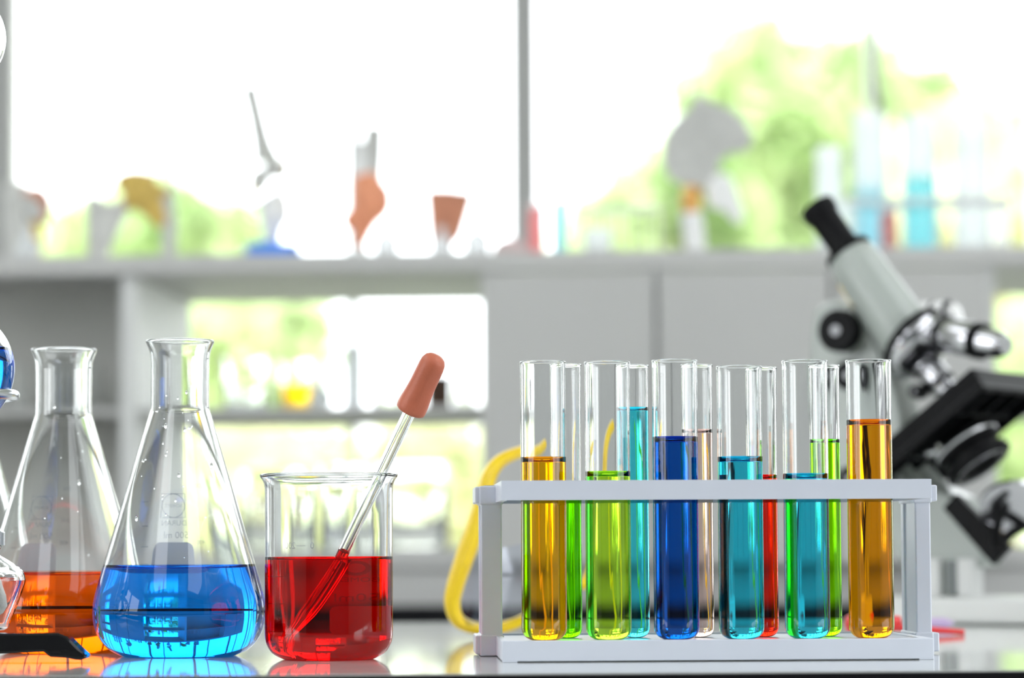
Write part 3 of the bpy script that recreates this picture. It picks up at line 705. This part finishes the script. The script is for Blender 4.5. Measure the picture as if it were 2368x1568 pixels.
# nosepiece tilted a little further than the tube
NX = (A+Vector((0.34, -0.1, 0.1))).normalized()
npos = MP(2118, 795)
np_ = MB().turned(npos-NX*7, npos+NX*10, [(0, 0), (27, 0), (31.5, 3), (32, 7), (30, 9.5), (0, 9.5)], 56); nso = np_.build('nosepiece', M['black'], ms)
MB().turned(npos+NX*2.5, npos+NX*10, [(0, 0), (30, 0), (29.5, 4), (26, 9), (19, 14), (10, 17.5), (0, 18.5)], 56).build('turret', M['chrome'], nso)
def objective_or_glint(p, q_, r, name='objective_or_glint', white=False, L=None):  # white: the piece that draws a reflection instead of a lens
    p, q_ = Vector(p), Vector(q_); L = (q_-p).length
    o = MB().turned(p, q_, [(0, 0), (r*1.08, 0), (r*1.08, L*0.22), (r*0.9, L*0.25), (r, L*0.3), (r, L*0.62), (r*0.8, L*0.7), (r*0.78, L*0.9), (r*0.6, L*0.97), (r*0.5, L), (0, L)], 40).build(name, M['whitepl'] if white else M['chrome'], ms)
    MB().turned(p+(q_-p)*0.64, q_, [(r*0.6, 0), (r*1.04, 0), (r*1.02, L*0.08), (r*0.6, L*0.08)], 40).build('band', M['black'], o)
    MB().turned(p+(q_-p)*0.23, q_, [(r*0.6, 0), (r*1.1, 0), (r*1.1, L*0.04), (r*0.6, L*0.04)], 40).build('band', M['black'], o)
    return o
objective_or_glint(MP(2140, 765), MP(2328, 800, -22), 14)
objective_or_glint(MP(2128, 830), MP(2200, 912, 0), 11.5)
objective_or_glint(MP(2140, 745, 14), MP(2222, 735, 18), 15, white=True)  # white piece modelled for the bright reflection on the chrome nosepiece
# arm: grey cast limb behind and below the tube, outline traced as a thick plate
def outl(l, ly): return [(MP(x, y, ly).x, MP(x, y, ly).z) for x, y in l]
arm = [(1893, 770), (1900, 715), (1950, 690), (1985, 705), (2030, 780), (2085, 880), (2105, 960), (2110, 1050), (2170, 1120), (2235, 1150), (2275, 1225), (2300, 1290), (2292, 1312), (2232, 1318), (2228, 1392), (2130, 1392), (2120, 1330), (2085, 1280), (2010, 1180), (1950, 1090), (1905, 960), (1890, 850)]
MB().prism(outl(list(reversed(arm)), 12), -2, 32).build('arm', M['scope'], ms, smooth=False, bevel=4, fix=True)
MB().box(MP(2196, 1350).x, MP(2228, 1350).x, -6, 6, 22, 48).build('hinge_block', mat('dark_grey_enamel', (0.16, 0.18, 0.18), 0.4), ms, smooth=False, bevel=1)
def knob(px, py, r, ly=-22, name='focus_knob'):
    c = MP(px, py, ly)
    o = MB().turned(c+Vector((0, 14, 0)), c, [(0, 0), (r*0.9, 0), (r, 1.5), (r, 12), (r*0.93, 14), (0, 14)], 48).build(name, M['black'], ms)
    MB().turned(c+Vector((0, 1, 0)), c-Vector((0, 5, 0)), [(0, 0), (r*0.26, 0), (r*0.26, 1.6), (0, 2.0)], 24).build('screw', M['screw'], o)
    MB().cyl(c+Vector((0, 14, 0)), c+Vector((0, 36, 0)), r*0.4, n=20).build('shaft', M['chrome'], o)
knob(1932, 764, 17); knob(1958, 868, 12); knob(1962, 1106, 10)
knob(2115, 905, 6, -14, 'slide_clamp')
# stage: square black plate perpendicular to the tube, ribs on its underside
SN = -A                                              # upward normal of the stage
SX = Vector((0, 1, 0)).cross(SN).normalized()        # along the stage, in the symmetry plane
if SX.x < 0: SX = -SX
SYv = Vector((0, 1, 0))
scn = MP(2190, 985, 0)
SM = Matrix.Translation(scn) @ Matrix((SX, SYv, SX.cross(SYv))).transposed().to_4x4()
if (SX.cross(SYv)).z < 0: SM = SM @ Matrix.Rotation(PI, 4, 'X')
mb = MB().box(-62, 64, -58, 58, -4, 4, mtx=SM)
sg = mb.build('stage', M['black'], ms, smooth=False, bevel=1.5)
mb = MB()
mb.box(-62, 64, -58, -54, -15, -4, mtx=SM).box(-62, 64, 54, 58, -15, -4, mtx=SM).box(-62, -57, -54, 54, -15, -4, mtx=SM).box(59, 64, -54, 54, -15, -4, mtx=SM)
for yy in (-28, 0, 28): mb.box(-57, 59, yy-1.5, yy+1.5, -12, -4, mtx=SM)
for xx in (-25, 28): mb.box(xx-1.5, xx+1.5, -54, 54, -12, -4, mtx=SM)
mb.build('rib_frame', M['black'], sg, smooth=False, bevel=0.6)
mb = MB()
mb.box(-5, 5, -40, -34, 4, 7, mtx=SM).box(-48, 20, -38, -34, 6, 8, mtx=SM)
mb.build('stage_clip', M['chrome'], sg, smooth=False, bevel=0.8)
mb = MB().box(-62, -50, -12, 12, -34, -3, mtx=SM); mb.build('stage_bracket', M['scope'], sg, smooth=False, bevel=3)
# condenser with iris ring below the stage
cc0 = SM @ Vector((8, -10, -16)); CN = -(SM.to_3x3() @ Vector((0, 0, 1)))
mb = MB().turned(cc0, cc0+CN*30, [(0, 0), (17, 0), (17, 6), (26, 8), (27, 12), (26, 15), (20, 17), (20, 22), (27, 23), (28, 28), (24, 31), (14, 31), (13, 27), (0, 27)], 56)
cdn = mb.build('condenser', M['black'], ms)
MB().turned(cc0+CN*8, cc0+CN*30, [(20, 0), (26.6, 0), (28, 1.5), (26.6, 3.2), (20, 3.2)], 56).build('iris_ring', M['chrome'], cdn)
MB().turned(cc0+CN*31, cc0+CN*60, [(14, -3), (22, 0.4), (23.5, -1), (14, -4)], 56).build('lower_ring', M['chrome'], cdn)
MB().cyl(cc0+CN*12+Vector((-24, 0, 0)), cc0+CN*12+Vector((-46, 0, -4)), 5.5, 4, 20).build('lever', M['chrome'], cdn)
# substage mirror with its bracket
def MPv(px, py, ly=0): return MP(px, py, ly)
p0, p1 = MPv(2202, 1160, -14), MPv(2322, 1288, -14)
dv = (p1-p0).normalized(); nv = Vector((dv.z, 0, -dv.x))
pl_ = [(p0+nv*7), (p0-nv*9), (p1-nv*11), (p1+nv*9)]
MB().prism([(p.x, p.z) for p in pl_], -22, -12).build('mirror_bracket', M['black'], ms, smooth=False, bevel=1.5, fix=True)
mc = MPv(2345, 1168, -14); mn = Vector((0.33, -0.62, -0.72)).normalized()
o = MB().turned(mc-mn*3, mc+mn*3, [(0, 0), (24, 0), (26.5, 2), (26.5, 6), (24.5, 7), (24, 5.6), (0, 5.6)], 56).build('mirror', M['chrome'], ms)
MB().sweep([MPv(2308, 1258, -20), MPv(2304, 1225, -24), MPv(2312, 1195, -26), MPv(2330, 1163, -28)], [5, 4, 3.4, 2.5], 12).build('fork_arm', M['black'], o)
MB().sweep([MPv(2308, 1258, -20), MPv(2340, 1232, -10), MPv(2372, 1212, 2), MPv(2400, 1180, 8)], [5, 4, 4, 3], 12).build('fork_arm', M['black'], o)
# base
bx0, bx1 = MPv(2060, 1400).x, MPv(2560, 1400).x
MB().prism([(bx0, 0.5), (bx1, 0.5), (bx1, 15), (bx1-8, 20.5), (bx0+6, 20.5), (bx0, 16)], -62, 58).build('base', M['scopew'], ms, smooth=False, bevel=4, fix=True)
for xx in (bx0+14, bx1-14):
    for yy in (-50, 46): MB().cyl((xx, yy, 0), (xx, yy, 2), 7, n=20).build('rubber_foot', M['black'], ms)
for xp in (2160, 2236): MB().box(MPv(xp, 1350).x-5, MPv(xp, 1350).x+9, -8, 12, 20, 50).build('pillar', M['scopew'], ms, smooth=False, bevel=2)
# ------------------------------------------------------------------ things on the shelf unit
cU, sU = math.cos(UY), math.sin(UY)
def on_unit(px, depth, z):
    """world place and scale for a thing whose centre shows at px, standing depth mm behind the unit's front"""
    D = UD+depth/1000
    x = P(px, 1000, D).x
    for _ in range(3): D = UD+depth/1000*cU+(x)*math.tan(UY); x = P(px, 1000, D).x
    return (x, D, z/1000), D
def top(px, depth=150): return on_unit(px, depth, ZT)
def mmh(py, D): return (P(1184, py, D).z)*1000-ZT      # height above the top board
def wmm(w, D): return w/FPX*D*1000
FAT[:] = [1.45, 1.10]
# knee joint on blue base
(loc, D) = top(632); S = D*1000/FPX
def K(px, py, cx=632, base=None): return ((px-cx)*S, 0, max(0, (590-py)*S) if base is None else (base-py)*S)
kj = empty('knee_joint_model', loc, 0, 'tall knee joint model with a bare leaning thigh bone on a blue base', 'anatomical model')
MB().lathe([(0, 0), (38, 0), (38, 5), (33, 27), (8, 30), (0, 30)], 40).build('base', M['bluebase'], kj)
MB().sweep(catmull([K(632, 560), K(630, 500), K(636, 455), K(622, 425)], 5), [4, 4, 5, 7, 8, 9, 11, 12, 13, 13, 13, 13, 13, 13, 14, 14][:16], 14).build('shin_bone', M['bonew'], kj)
MB().sweep(catmull([K(575, 168), K(590, 230), K(603, 290), K(615, 340)], 5), [7.5]*8+[8, 8, 8, 9, 9, 10, 11, 13], 14).build('thigh_bone', M['bone'], kj)
MB().sphere(K(600, 388), 13, 24, (1, 1, 1.2)).sphere(K(636, 362), 14, 24, (1.2, 1, 0.9)).build('condyle', M['bone'], kj)
MB().sweep(catmull([K(586, 372), K(584, 400), K(590, 430)], 5), 3.2, 10).sweep(catmull([K(655, 340), K(658, 362), K(652, 385)], 5), 3.4, 10).build('ligament', M['lig'], kj)
# foot joint
(loc, D) = top(842)
def K2(px, py): return ((px-842)*S, 0, (590-py)*S)
fj = empty('foot_joint_model', loc, 0, 'foot and ankle model with orange red muscles and a pale shin on a white base', 'anatomical model')
MB().lathe([(0, 0), (26, 0), (26, 4), (20, 9), (5, 11), (4, 24), (0, 24)], 36).build('base', M['whitepl'], fj)
MB().sweep(catmull([K2(866, 266), K2(864, 330), K2(858, 400)], 5), 8.5, 12).build('shin_bone', M['bone'], fj)
MB().sweep(catmull([K2(836, 300), K2(836, 350), K2(842, 400)], 5), [5, 5, 6, 6, 7, 8, 9, 9, 9, 9, 9], 12).build('calf_bone', M['bonew'], fj)
ft = MB().sweep(catmull([K2(845, 378), K2(852, 410), K2(858, 445), K2(846, 478), K2(838, 510), K2(832, 545)], 4), [11, 12, 13, 14, 15, 17, 18, 18, 18, 17, 15, 14, 12, 11, 10, 9, 8, 7, 6, 5, 4][:21], 18)
ft.sweep(catmull([K2(868, 450), K2(830, 478), K2(795, 492)], 4), [13, 13, 13, 12, 12, 11, 9, 7, 5], 14)
ft.build('muscle', M['muscle'], fj)
# reddish muscle section
(loc, D) = top(1040)
def K3(px, py): return ((px-1040)*S, 0, (588-py)*S)
ms3 = empty('muscle_section_model', loc, 0, 'brown red muscle block model tapering down onto a white stand', 'anatomical model')
MB().lathe([(0, 0), (20, 0), (20, 4), (6, 8), (5, 40), (0, 40)], 32).build('base', M['whitepl'], ms3)
pts = [K3(992, 420), K3(1040, 420), K3(1092, 428), K3(1080, 470), K3(1066, 515), K3(1050, 535), K3(1000, 532), K3(996, 470)]
MB().prism([(p[0], p[2]) for p in reversed(pts)], -14, 14).build('muscle', M['brownm'], ms3, smooth=False, bevel=4, fix=True)
# hip models at left
(loc, D) = top(295)
def K4(px, py): return ((px-295)*S, 0, (596-py)*S)
hp = empty('hip_joint_model', loc, 0, 'large hip joint model with broad grey bone blade and yellow ligaments', 'anatomical model')
pts = [K4(202, 440), K4(212, 428), K4(250, 450), K4(285, 435), K4(288, 470), K4(262, 520), K4(238, 594), K4(205, 594), K4(203, 520)]
MB().prism([(p[0], p[2]) for p in reversed(pts)], -12, 12).build('hip_blade', M['bone'], hp, smooth=False, bevel=5, fix=True)
lg = MB().sweep(catmull([K4(268, 388), K4(300, 400), K4(328, 425), K4(352, 455), K4(378, 495)], 5), [5, 6, 8, 10, 12, 14, 16, 18, 19, 19, 18, 17, 15, 13, 12, 11, 10, 9, 8, 7, 6], 16)
lg.sweep(catmull([K4(320, 405), K4(355, 420), K4(385, 425)], 5), [11, 11, 11, 10, 10, 9, 9, 8, 8, 7, 6], 14)
lg.build('ligament', M['lig'], hp)
MB().sweep(catmull([K4(384, 430), K4(390, 500), K4(386, 592)], 5), [8, 7, 6, 6, 6, 6, 6, 6, 6, 7, 8], 14).build('thigh_bone', M['bone'], hp)
MB().sweep(catmull([K4(392, 345), K4(396, 385), K4(392, 430)], 4), 2.2, 8).build('wire', M['bone'], hp)
MB().box(-52, 58, -25, 25, 0, 4).build('base', M['whitepl'], hp, smooth=False, bevel=1)
(loc, D) = top(80)
def K5(px, py): return ((px-80)*S, 0, (598-py)*S)
h2_ = empty('elbow_joint_model', loc, 0, 'small red and grey joint model on a tan pillar at the shelf end', 'anatomical model')
MB().sphere(K5(78, 432), 16, 24, (1.1, 1, 0.9)).sweep(catmull([K5(98, 430), K5(96, 460), K5(88, 490)], 4), [7]*9, 12).build('muscle', M['brownm'], h2_)
MB().sweep(catmull([K5(72, 425), K5(80, 450), K5(84, 485)], 4), [11]*4+[9]*5, 14).build('bone', M['bone'], h2_)
MB().lathe([(0, 0), (17, 0), (17, 5), (9, 9), (8, 40), (6, 62), (0, 62)], 28).build('pillar', M['lig'], h2_)
MB().sweep(catmull([K5(30, 400), K5(34, 470), K5(40, 540), K5(42, 596)], 4), [12]*13, 14).build('side_bone', M['bone'], h2_)
# shoulder joint model
(loc, D) = top(1610)
def K6(px, py, y=0): return ((px-1610)*S, y, (584-py)*S)
sj = empty('shoulder_joint_model', loc, 0, 'shoulder joint model with broad grey blade and orange ball on a stand', 'anatomical model')
pts = [(1622, 200), (1650, 222), (1690, 235), (1722, 262), (1738, 300), (1728, 325), (1690, 330), (1668, 345), (1662, 380), (1640, 405), (1600, 400), (1562, 385), (1545, 345), (1550, 300), (1572, 262), (1605, 235)]
MB().prism([(K6(*p)[0], K6(*p)[2]) for p in reversed(pts)], -9, 9).build('blade', M['bone'], sj, smooth=False, bevel=6, fix=True)
pts = [(1648, 385), (1690, 385), (1705, 420), (1722, 480), (1706, 492), (1680, 462), (1650, 455), (1640, 420)]
MB().prism([(K6(*p)[0], K6(*p)[2]) for p in reversed(pts)], -8, 12).build('process', M['bonew'], sj, smooth=False, bevel=5, fix=True)
MB().sphere(K6(1603, 440), 13, 28, (1, 1, 1.55)).build('ball', M['orangeball'], sj)
MB().sweep(catmull([K6(1603, 470), K6(1610, 530), K6(1614, 580)], 4), [9]*9, 14).lathe([(0, 0), (26, 0), (26, 4), (0, 6)], 32).build('upper_arm_bone', M['bonew'], sj)
MB().cyl(K6(1622, 230), K6(1622, 150), 1.6, n=10).build('wire', M['bone'], sj)
FAT[:] = [1.0, 1.0]
# pink/lilac skull-like ball by the mullion
(loc, D) = top(1180)
mb = MB().sphere((0, 0, 16), 17, 28, (1.25, 1, 0.95)).sphere((14, -4, 10), 9, 20)
vb = mb.build('vertebra_model', mat('pale_pink_model', (0.72, 0.55, 0.55), 0.5, var=0.1, bump=0.2), loc=loc)
tag(vb, 'low rounded pale pink bone model at the foot of the dark window post', 'anatomical model')
# glassware on the top board
def bg_tube(px, y0, lev, wpx, col, label, D_=170, name='large_test_tube', z=None, cat='test tube', group=None, base_y=578):
    (loc, D) = top(px, D_); s = D*1000/FPX; R = wpx/2*s; H = (base_y-y0)*s
    root = empty(name, loc, 0, label, cat, group)
    cr_ = R*0.9
    pr_ = [(0, 2)]+[(R*math.sin(a), 2+cr_-cr_*math.cos(a)) for a in np.linspace(0.15, PI/2, 8)]+[(R, H*0.5), (R, H-2), (R+1, H)]
    MB().lathe(pr_+[(R-1.2, H)]+[(max(0, r-1.2), z_+1.2 if r < R-0.1 else z_) for r, z_ in reversed(pr_[:-1])], 36).build('glass_body', FROST, root)
    if lev:
        hl = (base_y-lev)*s
        lp = [(max(0, r-1.6), z_+1.4) for r, z_ in pr_[:9]]+[(R-1.6, hl), (0, hl)]
        MB().lathe(lp, 36).build('liquid', thinglass('liq', col, blend=0.15), root)
    return root
TG = 'large tubes in the rack on the shelf'
bg_tube(1925, 310, None, 62, None, 'clear empty tube leftmost in the shelf rack, beside the microscope eyepiece', group=TG)
bg_tube(2020, 232, 410, 78, (0.55, 0.92, 1.0), 'tall shelf rack tube holding pale blue liquid above the eyepiece', group=TG)
bg_tube(2136, 240, 385, 80, (0.42, 0.95, 1.0), 'tall shelf rack tube holding the brightest cyan liquid', group=TG)
bg_tube(2257, 250, None, 84, None, 'tall empty tube at the outer end of the shelf rack', group=TG)
bg_tube(2062, 470, 482, 40, (1.0, 0.30, 0.25), 'short tube of red liquid before the shelf rack', D_=80, name='short_test_tube')
bg_tube(1243, 440, 448, 38, (1.0, 0.25, 0.25), 'slim tube of red liquid at the foot of the dark window post', D_=150, name='slim_test_tube')
bg_tube(1296, 430, 440, 34, (0.4, 0.92, 1.0), 'slim tube of cyan liquid beside the red one', D_=150, name='slim_test_tube')
bg_tube(1385, 505, None, 66, None, 'small empty clear beaker beside the slim cyan tube', D_=120, name='small_beaker', cat='beaker')
(loc, D) = top(2130, 170); s = D*1000/FPX
rk = empty('shelf_tube_rack', loc, UY, 'pale grey wire tube rack on the shelf holding large tubes', 'test tube rack')
x0, x1 = (1960-2130)*s, (2340-2130)*s
for yy in (-24, 24): MB().box(x0, x1, yy-2, yy+2, (578-450)*s, (578-434)*s).build('rail', M['unitw'], rk, smooth=False, bevel=1)
MB().box(x0, x1, -26, 26, 0, 4).build('base', M['unitw'], rk, smooth=False, bevel=1)
for xx in (x0, x1-18): MB().box(xx, xx+16, -22, 22, 4, (578-436)*s).build('end_plate', FROST, rk, smooth=False)
(loc, D) = top(1430, 200)
rk = empty('wire_draining_rack', loc, UY, 'pale wire rack standing on the shelf left of the shoulder model', 'rack')
x0, x1 = (1335-1430)*s, (1530-1430)*s
mb = MB()
for yy in (-20, 20):
    for zz in (10, 72): mb.cyl((x0, yy, zz), (x1, yy, zz), 1.8, n=8)
    for k in range(7): xx = x0+(x1-x0)*k/6; mb.cyl((xx, yy, 0), (xx, yy, 73), 1.3, n=8)
mb.build('wires', M['unitw'], rk)
# small clear glassware along the front of the board (bright out of focus discs in the photograph)
def sphere_flask(px, rpx, depth, z, label, cat='flask', name='small_round_flask', group='small round flasks on the shelves', base_py=590, yy=None):
    (loc, D) = on_unit(px, depth, z); R = rpx*D*1000/FPX; root = empty(name, loc, 0, label, cat, group)
    pr_ = [(0, 0)]+[(R*math.sin(a), R-R*math.cos(a)) for a in np.linspace(0.3, PI-0.35, 16)]+[(R*0.34, R*2.7), (R*0.42, R*2.8)]
    MB().lathe(pr_+[(max(0, r-1.2), z_+(1.0 if z_ < R else 0)) for r, z_ in reversed(pr_)], 32).build('glass_body', FROST, root); return root
for px, r, lab in ((1022, 26, 'small clear round flask before the brown red muscle model'), (1105, 32, 'small clear round flask left of the pale pink bone model'), (895, 30, 'small clear round flask beside the foot model base'), (62, 30, 'small clear round flask before the red and grey joint model')):
    sphere_flask(px, r, 70, ZT, lab)
# ------------------------------------------------------------------ glassware in the open bays
def bg_beaker(px, y0, base_py, wpx, lev, col, label, shelf_z, depth=200, name='shelf_beaker', m=None, cat='beaker', group='beakers on the open shelves'):
    (loc, D) = on_unit(px, depth, shelf_z); s = D*1000/FPX; R = wpx/2*s; H = (base_py-y0)*s
    root = empty(name, loc, 0, label, cat, group)
    pr_ = [(0, 0), (R-4, 0), (R-1, 2), (R, 6), (R, H-4), (R+2, H)]
    MB().lathe(pr_+[(R, H), (R-1.6, H-4), (R-1.6, 6), (R-4, 2), (0, 1.6)], 40).build('glass_body' if m is None else 'body', m or GLASS, root)
    if lev:
        hl = (base_py-lev)*s; MB().lathe([(0, 2), (R-5, 2), (R-2, 7), (R-2, hl), (0, hl)], 36).build('liquid', thinglass('liq', col, blend=0.15), root)
    return root
bg_beaker(568, 808, 938, 102, 860, (0.9, 0.93, 0.95), 'white tinted beaker on the upper open shelf left of the yellow one', ZM)
bg_beaker(688, 815, 938, 84, 868, (1.0, 0.78, 0.01), 'beaker with bright yellow liquid on the upper open shelf', ZM)
bg_beaker(818, 782, 938, 46, None, None, 'tall frosted measuring cylinder on the upper open shelf', ZM, name='measuring_cylinder', m=FROST, cat='measuring cylinder', group=None)
bg_beaker(905, 840, 938, 90, None, None, 'empty clear beaker on the upper open shelf right of the measuring cylinder', ZM)
bg_beaker(1015, 850, 938, 60, None, None, 'dark brown glass jar on the upper open shelf beside the cabinet doors', ZM, name='brown_jar', m=M['brown'], cat='jar', group=None)
bg_beaker(1075, 840, 938, 50, None, None, 'narrow clear beaker on the upper open shelf against the cabinet doors', ZM)
sphere_flask(741, 28, 120, ZM, 'small clear round flask before the yellow beaker')
bg_beaker(630, 1085, 1265, 150, 1130, (0.93, 0.94, 0.90), 'wide clear beaker standing on the lower open shelf, left one', ZB)
bg_beaker(955, 1070, 1265, 165, 1110, (0.95, 0.95, 0.93), 'wide clear beaker standing on the lower open shelf, right one', ZB)
bg_beaker(790, 1075, 1265, 110, 1160, (0.95, 0.95, 0.95), 'middle clear beaker standing on the lower open shelf', ZB)
for px in (40, 120, 200):
    bg_beaker(px, 830, 938, 62, None, None, {40: 'clear beaker leftmost in the dark shelf bay', 120: 'clear beaker in the middle of the dark shelf bay', 200: 'clear beaker in the dark shelf bay nearest the white side panel'}[px], ZM, depth=70)
(loc, D) = on_unit(2330, 200, ZM)
